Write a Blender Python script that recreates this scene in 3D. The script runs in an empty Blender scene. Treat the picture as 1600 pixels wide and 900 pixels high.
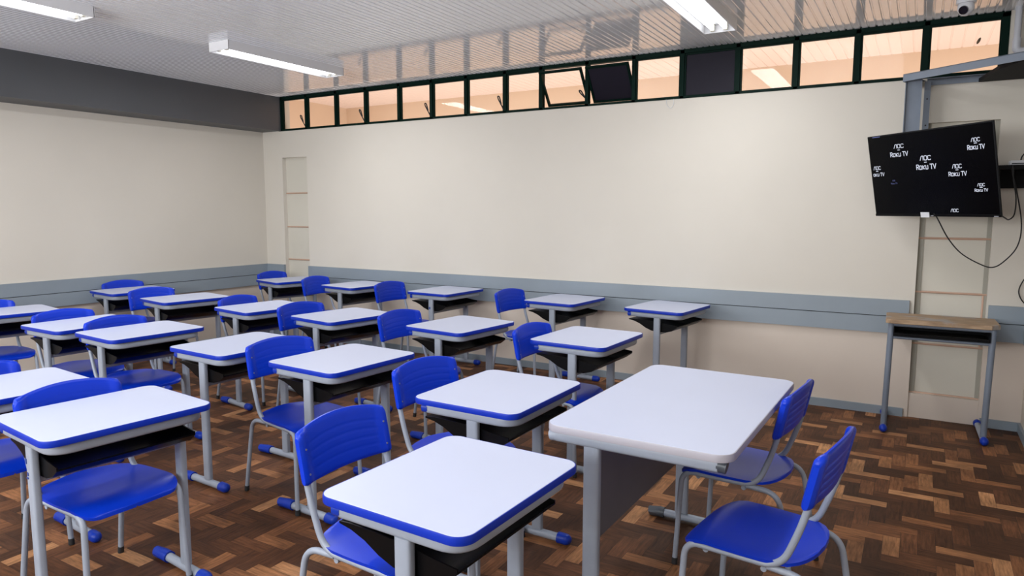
import bpy, bmesh, math, random
from mathutils import Vector, Matrix

random.seed(7)
PI = math.pi
sc = bpy.context.scene
col = sc.collection

# ------------------------------------------------------------------ camera, world, exposure
CAM_F, CAM_YAW, CAM_PITCH, CAM_ROLL, CAM_H = 1081.05, 0.532176, 0.111444, 0.001067, 1.51708
fw = Vector((-math.sin(CAM_YAW)*math.cos(CAM_PITCH), math.cos(CAM_YAW)*math.cos(CAM_PITCH), -math.sin(CAM_PITCH)))
rt = Vector((math.cos(CAM_YAW), math.sin(CAM_YAW), 0))
up = rt.cross(fw)
rt2 = rt*math.cos(CAM_ROLL) + up*math.sin(CAM_ROLL)
up2 = -rt*math.sin(CAM_ROLL) + up*math.cos(CAM_ROLL)
cd = bpy.data.cameras.new('camera')
cam = bpy.data.objects.new('camera', cd)
col.objects.link(cam)
cd.sensor_width = 36.0
cd.lens = CAM_F/1600*36.0
cd.clip_start = 0.02
cam.matrix_world = Matrix(((rt2.x, up2.x, -fw.x, 0), (rt2.y, up2.y, -fw.y, 0), (rt2.z, up2.z, -fw.z, CAM_H), (0, 0, 0, 1)))
sc.camera = cam

TUBE_STRENGTH = 4.0          # room fluorescent tubes
LAMP_WATTS = 16.0             # light each twin fixture throws down
CORRIDOR_STRENGTH = 5.5      # added unseen tubes that brighten the corridor
CORRIDOR_FILL_WATTS = 124.0        # added fill shining upwards inside the corridor
REAR_FILL_WATTS = 235.0             # added fill from behind the camera
sc.view_settings.view_transform = 'Standard'
sc.view_settings.look = 'None'
sc.view_settings.exposure = 0.1
sc.view_settings.gamma = 1.0
sc.view_settings.use_curve_mapping = False

world = bpy.data.worlds.new('world')
sc.world = world
world.use_nodes = True
bg = world.node_tree.nodes['Background']
bg.inputs[0].default_value = (0.85, 0.92, 1.0, 1)
bg.inputs[1].default_value = 0.35

def area_light(name, loc, rot, sx, sy, power, color):
    l = bpy.data.lights.new(name, 'AREA')
    l.shape = 'RECTANGLE'; l.size = sx; l.size_y = sy
    l.energy = power; l.color = color
    o = bpy.data.objects.new(name, l)
    o.location = loc; o.rotation_euler = rot
    col.objects.link(o)
    return o

# room constants (metres)
YB = 5.79            # window wall
XL = -6.894          # left wall at the window wall
TLW = 0.01677        # slight skew of the left wall
XR = 0.67            # right wall
YF = -1.9            # wall behind the camera
ZC = 2.838           # ceiling
def left_x(y): return XL + TLW*(y - YB)

area_light('corridor_fill', (-2.3, 7.3, 0.8), (PI, 0, 0), 10.8, 1.4, CORRIDOR_FILL_WATTS, (1.0, 0.96, 0.93))  # unseen uplight added to brighten the corridor wall and ceiling
area_light('rear_fill', (-3.4, YF+0.25, 1.8), (PI/2+.35, 0, 0), 6.0, 1.0, REAR_FILL_WATTS, (0.93, 0.96, 1.0))  # unseen fill added to lift the back wall and the ceiling

# ------------------------------------------------------------------ materials
def new_mat(name):
    m = bpy.data.materials.new(name); m.use_nodes = True
    return m, m.node_tree.nodes, m.node_tree.links, m.node_tree.nodes['Principled BSDF']
def mat(name, color, rough=0.5, metal=0.0, spec=0.5, noise=0.0, nscale=8.0, bump=0.0, bscale=200.0, coat=0.0, dark=None):
    m, n, l, b = new_mat(name)
    b.inputs['Base Color'].default_value = (*color, 1)
    b.inputs['Roughness'].default_value = rough
    b.inputs['Metallic'].default_value = metal
    b.inputs['Specular IOR Level'].default_value = spec
    b.inputs['Coat Weight'].default_value = coat; b.inputs['Coat Roughness'].default_value = 0.06
    tc = n.new('ShaderNodeTexCoord')
    if noise:
        t = n.new('ShaderNodeTexNoise'); t.inputs['Scale'].default_value = nscale; t.inputs['Detail'].default_value = 4
        l.new(tc.outputs['Object'], t.inputs['Vector'])
        r = n.new('ShaderNodeValToRGB')
        d = dark or tuple(c*(1-noise) for c in color)
        r.color_ramp.elements[0].color = (*d, 1); r.color_ramp.elements[0].position = 0.3
        r.color_ramp.elements[1].color = (*color, 1); r.color_ramp.elements[1].position = 0.7
        l.new(t.outputs['Fac'], r.inputs['Fac']); l.new(r.outputs['Color'], b.inputs['Base Color'])
    if bump:
        t2 = n.new('ShaderNodeTexNoise'); t2.inputs['Scale'].default_value = bscale
        l.new(tc.outputs['Object'], t2.inputs['Vector'])
        bp = n.new('ShaderNodeBump'); bp.inputs['Strength'].default_value = bump; bp.inputs['Distance'].default_value = 0.002
        l.new(t2.outputs['Fac'], bp.inputs['Height']); l.new(bp.outputs['Normal'], b.inputs['Normal'])
    return m
def emit(name, color, strength):
    m = bpy.data.materials.new(name); m.use_nodes = True
    n = m.node_tree.nodes; n.clear()
    e = n.new('ShaderNodeEmission'); e.inputs[0].default_value = (*color, 1); e.inputs[1].default_value = strength
    o = n.new('ShaderNodeOutputMaterial'); m.node_tree.links.new(e.outputs[0], o.inputs[0])
    return m

M = {}
M['blue'] = mat('blue_plastic', (0.002, 0.034, 0.50), 0.30, spec=0.3, bump=0.04, bscale=500)
M['blue_edge'] = mat('blue_edge', (0.003, 0.026, 0.36), 0.4, spec=0.3)
M['blue_cap'] = mat('blue_cap', (0.004, 0.032, 0.34), 0.38, spec=0.3)
M['white_top'] = mat('white_laminate', (0.535, 0.57, 0.71), 0.38, spec=0.4, noise=0.03, nscale=3)
M['edge_grey'] = mat('light_grey_edge', (0.40, 0.38, 0.42), 0.45)
M['frame'] = mat('grey_paint', (0.30, 0.332, 0.392), 0.40, spec=0.5, noise=0.08, nscale=14)
M['frame_dark'] = mat('blue_grey_steel', (0.17, 0.20, 0.25), 0.45, noise=0.12, nscale=9)
M['cap_grey'] = mat('dark_grey_cap', (0.055, 0.062, 0.075), 0.4)
M['black'] = mat('black_plastic', (0.0025, 0.0025, 0.003), 0.34, spec=0.14)
M['black_matte'] = mat('black_matte', (0.010, 0.010, 0.011), 0.7, spec=0.15)
M['rubber'] = mat('rubber', (0.015, 0.015, 0.016), 0.7)
M['panel'] = mat('dark_grey_panel', (0.15, 0.145, 0.165), 0.55, noise=0.1, nscale=5)
M['rivet'] = mat('rivet', (0.5, 0.5, 0.52), 0.35, metal=0.8)
M['wall'] = mat('cream_paint', (0.655, 0.61, 0.535), 0.6, spec=0.3, noise=0.04, nscale=1.3, bump=0.05, bscale=90)
M['wall_low'] = mat('beige_paint', (0.64, 0.555, 0.475), 0.55, spec=0.3, noise=0.06, nscale=2)
M['rail'] = mat('blue_grey_paint', (0.25, 0.295, 0.335), 0.42, noise=0.06, nscale=3)
M['gap'] = mat('dark_gap', (0.02, 0.022, 0.025), 0.8)
M['beam'] = mat('charcoal_paint', (0.078, 0.082, 0.090), 0.5, noise=0.08, nscale=2)
M['ceil'] = mat('white_lining', (0.84, 0.86, 0.89), 0.09, spec=0.9, coat=0.5)
M['green'] = mat('dark_green_paint', (0.0025, 0.013, 0.009), 0.5, spec=0.06)
M['dark_pane'] = mat('painted_pane', (0.016, 0.014, 0.022), 0.5, spec=0.12)
M['copper'] = mat('copper_joint', (0.58, 0.38, 0.28), 0.4, metal=0.25)
M['niche'] = mat('niche_panel', (0.62, 0.585, 0.50), 0.6, noise=0.05, nscale=2)
M['niche_edge_shade'] = mat('olive_grey_shade', (0.34, 0.325, 0.27), 0.6)  # shade of the niche reveal put into the colour
M['corr_wall'] = mat('corridor_paint', (0.76, 0.60, 0.46), 0.7)
M['corr_ceil'] = mat('corridor_lining', (0.84, 0.70, 0.64), 0.5)
M['fixture'] = mat('fixture_white', (0.75, 0.75, 0.76), 0.4)
M['holder'] = mat('lamp_holder', (0.85, 0.82, 0.7), 0.5)
M['tube'] = emit('fluorescent_tube', (0.93, 0.955, 1.0), TUBE_STRENGTH)
M['corr_fill_tube'] = emit('corridor_fill_tube', (1.0, 0.95, 0.91), CORRIDOR_STRENGTH)
M['screen'] = mat('screen_glass', (0.0015, 0.0015, 0.002), 0.2, spec=0.12)
M['pixel'] = emit('lit_pixels', (0.82, 0.86, 1.0), 0.9)
M['pixel_dim'] = emit('dim_pixels', (0.35, 0.40, 0.9), 0.35)
M['white_plastic'] = mat('white_plastic', (0.70, 0.71, 0.74), 0.45)
M['lens'] = mat('camera_lens', (0.006, 0.006, 0.008), 0.12)
M['pipe'] = mat('grey_white_pipe', (0.50, 0.51, 0.55), 0.45)
M['lagging'] = mat('brown_lagging', (0.22, 0.15, 0.085), 0.8, noise=0.7, nscale=60)
M['label_ink'] = mat('blue_ink', (0.02, 0.05, 0.22), 0.6)

def glass_mat():
    m, n, l, b = new_mat('window_glass')
    n.clear()
    tr = n.new('ShaderNodeBsdfTransparent'); tr.inputs[0].default_value = (0.98, 0.98, 0.97, 1)
    gl = n.new('ShaderNodeBsdfGlossy'); gl.inputs['Roughness'].default_value = 0.02
    lw = n.new('ShaderNodeLayerWeight'); lw.inputs[0].default_value = 0.5
    pw = n.new('ShaderNodeMath'); pw.operation = 'POWER'; pw.inputs[1].default_value = 4.0; l.new(lw.outputs['Facing'], pw.inputs[0])
    fr = n.new('ShaderNodeMapRange'); fr.inputs[3].default_value = 0.010; fr.inputs[4].default_value = 0.7; l.new(pw.outputs[0], fr.inputs[0])
    mx = n.new('ShaderNodeMixShader'); o = n.new('ShaderNodeOutputMaterial')
    l.new(fr.outputs[0], mx.inputs[0]); l.new(tr.outputs[0], mx.inputs[1]); l.new(gl.outputs[0], mx.inputs[2]); l.new(mx.outputs[0], o.inputs[0])
    return m
M['glass'] = glass_mat()

def floor_mat():
    m, n, l, b = new_mat('parquet')
    at = n.new('ShaderNodeAttribute'); at.attribute_name = 'block'
    sep = n.new('ShaderNodeSeparateColor'); l.new(at.outputs['Color'], sep.inputs[0])
    ramp = n.new('ShaderNodeValToRGB'); e = ramp.color_ramp.elements
    e[0].position = 0.0; e[0].color = (0.072, 0.029, 0.013, 1)
    e[1].position = 1.0; e[1].color = (0.46, 0.225, 0.10, 1)
    for p, c in ((0.25, (0.115, 0.045, 0.019)), (0.50, (0.185, 0.074, 0.030)), (0.72, (0.27, 0.112, 0.045)), (0.88, (0.36, 0.165, 0.070))):
        x = e.new(p); x.color = (*c, 1)
    l.new(sep.outputs[0], ramp.inputs[0])
    uv = n.new('ShaderNodeUVMap'); uv.uv_map = 'grain'
    mp = n.new('ShaderNodeMapping'); mp.inputs['Scale'].default_value = (9, 75, 1)
    l.new(uv.outputs[0], mp.inputs[0])
    ns = n.new('ShaderNodeTexNoise'); ns.inputs['Scale'].default_value = 1.0; ns.inputs['Detail'].default_value = 5; ns.inputs['Roughness'].default_value = 0.65
    l.new(mp.outputs[0], ns.inputs['Vector'])
    r2 = n.new('ShaderNodeMapRange'); r2.inputs[1].default_value = 0.3; r2.inputs[2].default_value = 0.72; r2.inputs[3].default_value = 0.5; r2.inputs[4].default_value = 1.45
    l.new(ns.outputs['Fac'], r2.inputs[0])
    # stains with a shape of their own
    tc = n.new('ShaderNodeTexCoord')
    s2 = n.new('ShaderNodeTexNoise'); s2.inputs['Scale'].default_value = 2.6; s2.inputs['Detail'].default_value = 6
    l.new(tc.outputs['Object'], s2.inputs['Vector'])
    r3 = n.new('ShaderNodeMapRange'); r3.inputs[1].default_value = 0.35; r3.inputs[2].default_value = 0.65; r3.inputs[3].default_value = 0.65; r3.inputs[4].default_value = 1.2
    l.new(s2.outputs['Fac'], r3.inputs[0])
    mu = n.new('ShaderNodeMath'); mu.operation = 'MULTIPLY'; l.new(r2.outputs[0], mu.inputs[0]); l.new(r3.outputs[0], mu.inputs[1])
    mx = n.new('ShaderNodeMix'); mx.data_type = 'RGBA'; mx.blend_type = 'MULTIPLY'; mx.inputs[0].default_value = 1.0
    cb = n.new('ShaderNodeCombineColor')
    for i in range(3): l.new(mu.outputs[0], cb.inputs[i])
    l.new(ramp.outputs[0], mx.inputs[6]); l.new(cb.outputs[0], mx.inputs[7])
    l.new(mx.outputs[2], b.inputs['Base Color'])
    b.inputs['Roughness'].default_value = 0.5
    b.inputs['Specular IOR Level'].default_value = 0.18
    bp = n.new('ShaderNodeBump'); bp.inputs['Strength'].default_value = 0.25; bp.inputs['Distance'].default_value = 0.001
    l.new(ns.outputs['Fac'], bp.inputs['Height']); l.new(bp.outputs['Normal'], b.inputs['Normal'])
    return m
M['floor'] = floor_mat()

def old_wood():
    m, n, l, b = new_mat('worn_wood')
    tc = n.new('ShaderNodeTexCoord')
    mp = n.new('ShaderNodeMapping'); mp.inputs['Scale'].default_value = (4, 40, 10)
    l.new(tc.outputs['Object'], mp.inputs[0])
    ns = n.new('ShaderNodeTexNoise'); ns.inputs['Scale'].default_value = 2; ns.inputs['Detail'].default_value = 6
    l.new(mp.outputs[0], ns.inputs['Vector'])
    r = n.new('ShaderNodeValToRGB')
    r.color_ramp.elements[0].position = .3; r.color_ramp.elements[0].color = (0.22, 0.14, 0.08, 1)
    r.color_ramp.elements[1].position = .7; r.color_ramp.elements[1].color = (0.46, 0.32, 0.20, 1)
    l.new(ns.outputs['Fac'], r.inputs[0])
    s = n.new('ShaderNodeTexNoise'); s.inputs['Scale'].default_value = 6; s.inputs['Detail'].default_value = 5
    l.new(tc.outputs['Object'], s.inputs['Vector'])
    r2 = n.new('ShaderNodeValToRGB'); r2.color_ramp.elements[0].position = .52; r2.color_ramp.elements[1].position = .6
    r2.color_ramp.elements[0].color = (0, 0, 0, 1); r2.color_ramp.elements[1].color = (0.75, 0.75, 0.75, 1)
    l.new(s.outputs['Fac'], r2.inputs[0])
    mx = n.new('ShaderNodeMix'); mx.data_type = 'RGBA'
    l.new(r2.outputs[0], mx.inputs[0]); l.new(r.outputs[0], mx.inputs[6]); mx.inputs[7].default_value = (0.33, 0.31, 0.30, 1)
    l.new(mx.outputs[2], b.inputs['Base Color']); b.inputs['Roughness'].default_value = 0.6
    return m
M['old_wood'] = old_wood()

# ------------------------------------------------------------------ mesh helpers
def obj(name, bm, m, parent=None, smooth=False, kind=None, label=None, loc=None):
    me = bpy.data.meshes.new(name)
    bmesh.ops.recalc_face_normals(bm, faces=bm.faces)
    bm.to_mesh(me); bm.free()
    if smooth:
        for p in me.polygons: p.use_smooth = True
        me.set_sharp_from_angle(angle=math.radians(40))
    me.materials.append(m)
    o = bpy.data.objects.new(name, me)
    col.objects.link(o)
    if parent is not None: o.parent = parent
    if kind: o['kind'] = kind
    if label: o['label'] = label
    if loc: o.location = loc
    return o
def thing(name, label, cat, loc=(0, 0, 0), rz=0.0, group=None):
    o = bpy.data.objects.new(name, None); col.objects.link(o)
    o.empty_display_size = 0.1
    o.location = loc; o.rotation_euler = (0, 0, rz)
    o['label'] = label; o['category'] = cat
    if group: o['group'] = group
    return o
def tag(o, label, cat, group=None):
    o['label'] = label; o['category'] = cat
    if group: o['group'] = group
    return o
def dup(root, loc, rz):
    r = root.copy(); col.objects.link(r); r.location = loc; r.rotation_euler = (0, 0, rz)
    for ch in list(root.children):
        c = ch.copy(); col.objects.link(c); c.parent = r
        for g in ch.children:
            d = g.copy(); col.objects.link(d); d.parent = c
    return r
def box(bm, x0, x1, y0, y1, z0, z1, bev=0.0):
    r = bmesh.ops.create_cube(bm, size=1.0)
    for v in r['verts']:
        v.co = Vector((x0+(v.co.x+.5)*(x1-x0), y0+(v.co.y+.5)*(y1-y0), z0+(v.co.z+.5)*(z1-z0)))
    if bev:
        es = list({e for v in r['verts'] for e in v.link_edges})
        bmesh.ops.bevel(bm, geom=es, offset=bev, segments=2, affect='EDGES', profile=0.5)
    return bm
def smooth_path(pts, rad, n=6):
    """polyline with filleted corners"""
    P = [Vector(p) for p in pts]; out = [P[0]]
    for i in range(1, len(P)-1):
        a, b, c = P[i-1], P[i], P[i+1]
        r = rad if not isinstance(rad, (list, tuple)) else rad[i-1]
        r = min(r, (a-b).length*.49, (c-b).length*.49)
        s, e = b+(a-b).normalized()*r, b+(c-b).normalized()*r
        for k in range(n+1):
            t = k/n; out.append(s*(1-t)**2+b*2*t*(1-t)+e*t*t)
    out.append(P[-1]); return out
def tube(bm, pts, r, n=10, ry=None, caps=True, flat_axis=None, power=1.0):
    """sweep a circle (or ellipse: r along flat_axis, ry across) along pts"""
    P = [Vector(p) for p in pts]; rings = []
    ref = None
    for i, p in enumerate(P):
        if i == 0: t = P[1]-P[0]
        elif i == len(P)-1: t = P[-1]-P[-2]
        else: t = (P[i+1]-P[i]).normalized()+(P[i]-P[i-1]).normalized()
        t.normalize()
        if flat_axis is not None:
            a = Vector(flat_axis); a = (a-t*a.dot(t)).normalized()
        else:
            if ref is None:
                ref = Vector((0, 0, 1)) if abs(t.z) < .9 else Vector((1, 0, 0))
            a = (ref-t*ref.dot(t)).normalized(); ref = a
        b = t.cross(a)
        ra, rb = r, (ry if ry else r)
        def se(c): return math.copysign(abs(c)**power, c)
        rings.append([bm.verts.new(p+a*ra*se(math.cos(2*PI*k/n))+b*rb*se(math.sin(2*PI*k/n))) for k in range(n)])
    for A, B in zip(rings, rings[1:]):
        for k in range(n): bm.faces.new((A[k], A[(k+1) % n], B[(k+1) % n], B[k]))
    if caps:
        bm.faces.new(rings[0][::-1]); bm.faces.new(rings[-1])
    return bm
def rrect(hx, hy, r, n=8):
    out = []
    for cx, cy, a0 in ((hx-r, hy-r, 0), (-hx+r, hy-r, 90), (-hx+r, -hy+r, 180), (hx-r, -hy+r, 270)):
        for k in range(n+1):
            a = math.radians(a0+90*k/n); out.append((cx+r*math.cos(a), cy+r*math.sin(a)))
    return out
def slab(bm, outline, z0, z1, bev=0.0):
    """closed slab with softly rounded rims"""
    n = len(outline)
    cx = sum(p[0] for p in outline)/n; cy = sum(p[1] for p in outline)/n
    def ring(inset, z):
        vs = []
        for i, (x, y) in enumerate(outline):
            px, py = outline[i-1]; qx, qy = outline[(i+1) % n]
            tx, ty = qx-px, qy-py; L = math.hypot(tx, ty) or 1
            vs.append(bm.verts.new((x-ty/L*inset, y+tx/L*inset, z)))
        return vs
    rs = [ring(bev, z0), ring(0, z0+bev), ring(0, z1-bev), ring(bev, z1)] if bev else [ring(0, z0), ring(0, z1)]
    for A, B in zip(rs, rs[1:]):
        for k in range(n): bm.faces.new((A[k], A[(k+1) % n], B[(k+1) % n], B[k]))
    bm.faces.new(rs[0][::-1]); bm.faces.new(rs[-1])
    return bm
def band(bm, outline_out, outline_in, z0, z1, bev=0.003):
    n = len(outline_out)
    prof = [(0, z0+bev), (0, z1-bev), (0.35, z1), (1, z1), (1, z0), (0.35, z0)]
    rings = []
    for f, z in prof:
        rings.append([bm.verts.new((a[0]+(b[0]-a[0])*f, a[1]+(b[1]-a[1])*f, z)) for a, b in zip(outline_out, outline_in)])
    m = len(rings)
    for i in range(m):
        A, B = rings[i], rings[(i+1) % m]
        for k in range(n): bm.faces.new((A[k], A[(k+1) % n], B[(k+1) % n], B[k]))
    return bm
def BM(): return bmesh.new()

# ------------------------------------------------------------------ the room
def build_floor():
    w = 0.07; n = 3
    me = bpy.data.meshes.new('floor')
    bm = BM()
    cl = bm.loops.layers.color.new('block'); ul = bm.loops.layers.uv.new('grain')
    rnd = random.Random(11)
    x0, x1, y0, y1 = -7.2, 0.75, YF-0.1, YB+0.12
    def quad(ax, ay, bx, by, horiz):
        g = 0.0006
        if bx < x0 or ax > x1 or by < y0 or ay > y1: return
        vs = [bm.verts.new(p) for p in ((ax+g, ay+g, 0), (bx-g, ay+g, 0), (bx-g, by-g, 0), (ax+g, by-g, 0))]
        f = bm.faces.new(vs)
        t = rnd.random()
        ou, ov = rnd.random()*20, rnd.random()*20
        for lp in f.loops:
            lp[cl] = (t, t, t, 1)
            x, y = lp.vert.co.x-ax, lp.vert.co.y-ay
            lp[ul].uv = (ou+x, ov+y) if horiz else (ou+y, ov+x)
    I0, I1 = int(x0/w)-4, int(x1/w)+4
    J0, J1 = int(y0/w)-4, int(y1/w)+4
    for i in range(I0, I1):
        for j in range(J0, J1):
            h = (i-j) % (2*n)
            if h == 0: quad(i*w, j*w, (i+n)*w, (j+1)*w, True)
            if h == 2*n-1: quad(i*w, j*w, (i+1)*w, (j+n)*w, False)
    # dark bed in the joints and the slab below
    o = obj('floor', bm, M['floor'], kind='structure')
    b2 = BM(); box(b2, x0-.2, x1+.1, y0-.2, y1+.1, -0.15, -0.0012)
    obj('floor_bed', b2, M['gap'], o)
    return o
build_floor()

def build_ceiling():
    bm = BM()
    p = 0.05; x = -7.3; prof = []
    i = 0
    while x < XR+0.15:
        d = 0.007 if i % 2 == 0 else 0.004
        prof += [(x, 0), (x+0.034, 0), (x+0.038, d), (x+0.046, d)]
        x += p; i += 1
    a = [bm.verts.new((px, YF-0.1, ZC+pz)) for px, pz in prof]
    b = [bm.verts.new((px, YB+0.02, ZC+pz)) for px, pz in prof]
    c = [bm.verts.new((px, YF-0.1, ZC+0.1)) for px, pz in prof]
    d = [bm.verts.new((px, YB+0.02, ZC+0.1)) for px, pz in prof]
    for k in range(len(prof)-1):
        bm.faces.new((a[k], a[k+1], b[k+1], b[k])); bm.faces.new((c[k], d[k], d[k+1], c[k+1]))
        bm.faces.new((b[k], b[k+1], d[k+1], d[k]))
    return obj('ceiling', bm, M['ceil'], kind='structure')
build_ceiling()

WZ0, WZ1 = 2.447, 2.832     # window strip
NL = (-6.575, -6.17)        # left niche
NR = (-0.010, 0.424)        # right niche
NT = 2.135                  # niche top
ZP = 0.62                   # paint boundary (bottom of the chair rail)
def wall_pieces(name, m, rects, y0=YB, th=0.16, parent=None):
    bm = BM()
    for x0, x1, z0, z1 in rects: box(bm, x0, x1, y0, y0+th, z0, z1)
    return obj(name, bm, m, parent, kind='structure' if parent is None else None)
wb = wall_pieces('wall_back', M['wall'], [(XL-.3, NL[0], ZP, WZ0), (NL[0], NL[1], NT, WZ0), (NL[1], NR[0], ZP, WZ0), (NR[0], NR[1], NT, WZ0), (NR[1], XR+.2, ZP, WZ0), (XL-.3, -6.60, WZ0, ZC+.1), (0.43, XR+.2, WZ0, ZC+.1)])
wall_pieces('lower_wall', M['wall_low'], [(XL-.3, NL[0], -.05, ZP), (NL[1], NR[0], -.05, ZP), (NR[1], XR+.2, -.05, ZP)], parent=wb)
for nx in (NL, NR):
    bm = BM(); box(bm, nx[0], nx[1], YB+0.055, YB+0.16, 0.18, NT)
    obj('niche_panel', bm, M['niche'], wb)
    bm = BM(); box(bm, nx[0], nx[1], YB+0.012, YB+0.16, -.05, 0.18)
    obj('niche_plinth', bm, M['wall_low'], wb)
    for z in (1.72, 1.322, 0.932, 0.55, 0.182):
        bm = BM(); tube(bm, [(nx[0], YB+0.05, z), (nx[1], YB+0.05, z)], 0.008, 8)
        obj('copper_joint', bm, M['copper'], wb, smooth=True)
    bm = BM(); tube(bm, [(nx[1]-0.02, YB+0.05, 0.932), (nx[1]-0.02, YB+0.05, 0.55)], 0.007, 8)
    obj('copper_joint', bm, M['copper'], wb, smooth=True)
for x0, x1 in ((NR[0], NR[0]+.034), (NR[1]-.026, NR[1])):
    bm = BM(); box(bm, x0, x1, YB+.046, YB+.06, .18, NT); obj('niche_edge_shade', bm, M['niche_edge_shade'], wb)  # strips paint the dark reveal shadow at both niche edges

def skew_wall(name, m, z0, z1, parent=None):
    bm = BM()
    y0, y1 = YF-.1, YB+.1
    vs = []
    for z in (z0, z1):
        vs.append([bm.verts.new((left_x(y0), y0, z)), bm.verts.new((left_x(y1), y1, z)), bm.verts.new((left_x(y1)-.2, y1, z)), bm.verts.new((left_x(y0)-.2, y0, z))])
    a, b = vs
    bm.faces.new(a[::-1]); bm.faces.new(b)
    for k in range(4): bm.faces.new((a[k], a[(k+1) % 4], b[(k+1) % 4], b[k]))
    return obj(name, bm, m, parent, kind='structure' if parent is None else None)
wl = skew_wall('wall_left', M['wall'], ZP, ZC+.1)
skew_wall('lower_wall', M['wall_low'], -.05, ZP, wl)
bm = BM(); box(bm, XR, XR+.2, YF-.1, YB+.1, ZP, ZC+.1); wr = obj('wall_right', bm, M['wall'], kind='structure')
bm = BM(); box(bm, XR, XR+.2, YF-.1, YB+.1, -.05, ZP); obj('lower_wall', bm, M['wall_low'], wr)
bm = BM(); box(bm, -7.4, XR+.2, YF-.2, YF, -.05, ZC+.1); obj('wall_front', bm, M['wall'], kind='structure')

# charcoal beam along the left wall
bm = BM()
pts = [(left_x(YF-.1), YF-.1), (left_x(YB), YB), (-6.575, YB), (-6.575, YF-.1)]
a = [bm.verts.new((x, y, 2.447)) for x, y in pts]; b = [bm.verts.new((x, y, ZC+.05)) for x, y in pts]
bm.faces.new(a[::-1]); bm.faces.new(b)
for k in range(4): bm.faces.new((a[k], a[(k+1) % 4], b[(k+1) % 4], b[k]))
obj('trim_1', bm, M['beam'], kind='structure')

# chair rails (two boards with a dark gap) and baseboards
def rail_boards(name, p0, p1, nrm):
    """p0,p1: ends on the wall face, nrm: inward normal"""
    p0, p1, nrm = Vector(p0), Vector(p1), Vector(nrm)
    def strip(bm, z0, z1, t, bev=0.003):
        vs = []
        for z in (z0, z1):
            vs.append([bm.verts.new((*(p+nrm*d).to_2d(), z)) for p, d in ((p0, 0), (p0, t), (p1, t), (p1, 0))])
        A, B = vs
        bm.faces.new(A[::-1]); bm.faces.new(B)
        for k in range(4): bm.faces.new((A[k], A[(k+1) % 4], B[(k+1) % 4], B[k]))
    bm = BM(); strip(bm, 0.749, 0.868, 0.028); strip(bm, 0.62, 0.743, 0.028)
    o = obj(name, bm, M['rail'], kind='structure')
    g = BM(); strip(g, 0.742, 0.750, 0.02); obj('gap', g, M['gap'], o)
    return o
def base_board(name, p0, p1, nrm):
    p0, p1, nrm = Vector(p0), Vector(p1), Vector(nrm)
    bm = BM(); vs = []
    for z in (0.0, 0.062):
        vs.append([bm.verts.new((*(p+nrm*d).to_2d(), z)) for p, d in ((p0, 0), (p0, .016), (p1, .016), (p1, 0))])
    A, B = vs
    bm.faces.new(A[::-1]); bm.faces.new(B)
    for k in range(4): bm.faces.new((A[k], A[(k+1) % 4], B[(k+1) % 4], B[k]))
    return obj(name, bm, M['rail'], kind='structure')
nl = Vector((1, -TLW, 0)).normalized()
rail_boards('trim_2', (NL[1], YB, 0), (NR[0]-.03, YB, 0), (0, -1, 0))
rail_boards('trim_3', (XL, YB, 0), (NL[0]-.0, YB, 0), (0, -1, 0))
rail_boards('trim_4', (NR[1]+.012, YB, 0), (XR, YB, 0), (0, -1, 0))
rail_boards('trim_5', (left_x(YF), YF, 0), (left_x(YB-.028), YB-.028, 0), nl)
rail_boards('trim_6', (XR, YF, 0), (XR, YB-.028, 0), (-1, 0, 0))
base_board('baseboard_back', (NL[1], YB, 0), (NR[0]-.03, YB, 0), (0, -1, 0))
base_board('baseboard_corner', (XL, YB, 0), (NL[0], YB, 0), (0, -1, 0))
base_board('baseboard_end', (NR[1]+.01, YB, 0), (XR, YB, 0), (0, -1, 0))
base_board('baseboard_left', (left_x(YF), YF, 0), (left_x(YB-.016), YB-.016, 0), nl)
base_board('baseboard_right', (XR, YF, 0), (XR, YB-.016, 0), (-1, 0, 0))

# ------------------------------------------------------------------ window strip
MUL = [-6.575, -6.157, -5.692, -5.255, -4.79, -4.365, -3.94, -3.492, -3.10, -2.638, -2.199, -1.776, -1.326, -0.893, -0.471, -0.040, 0.412]
# fixed outer frame
bm = BM()
box(bm, -6.61, 0.435, YB-.005, YB+.045, WZ1-.026, WZ1+.018)
box(bm, -6.61, 0.435, YB-.005, YB+.045, WZ0-.004, WZ0+.016)
for i, x in enumerate(MUL):
    w = 0.016 if 0 < i < 16 else 0.022
    box(bm, x-w, x+w, YB-.005, YB+.045, WZ0, WZ1)
obj('trim_7', bm, M['green'], kind='structure')
def sash(n, x0, x1, state):
    root = bpy.data.objects.new('window_%d' % n, None); col.objects.link(root)
    root['kind'] = 'structure'; root.empty_display_size = .1
    zc = 2.630; hz = .181; hx = (x1-x0)/2-.010
    root.location = ((x0+x1)/2, YB+.02, zc)
    if state in ('open', 'open_dark'):
        hx -= .010; hz -= .008
        root.rotation_euler = (math.radians(36), 0, 0)
    f = BM(); t = .019
    box(f, -hx, hx, -.012, .012, hz-t, hz); box(f, -hx, hx, -.012, .012, -hz, -hz+t)
    box(f, -hx, -hx+t, -.012, .012, -hz+t, hz-t); box(f, hx-t, hx, -.012, .012, -hz+t, hz-t)
    obj('sash_frame', f, M['green'], root)
    g = BM(); box(g, -hx+t, hx-t, -.002, .002, -hz+t, hz-t)
    obj('pane', g, M['dark_pane'] if 'dark' in state else M['glass'], root)
    if state in ('handle', 'open'):
        h = BM()
        tube(h, smooth_path([(hx-.005, -.012, -hz+.02), (hx-.01, -.03, -hz+.05), (hx-.05, -.045, -hz+.13), (hx-.055, -.045, -hz+.155), (hx-.035, -.045, -hz+.15), (hx-.02, -.035, -hz+.08)], .02, 3), .006, 6)
        obj('handle', h, M['gap'], root, smooth=True)
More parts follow.
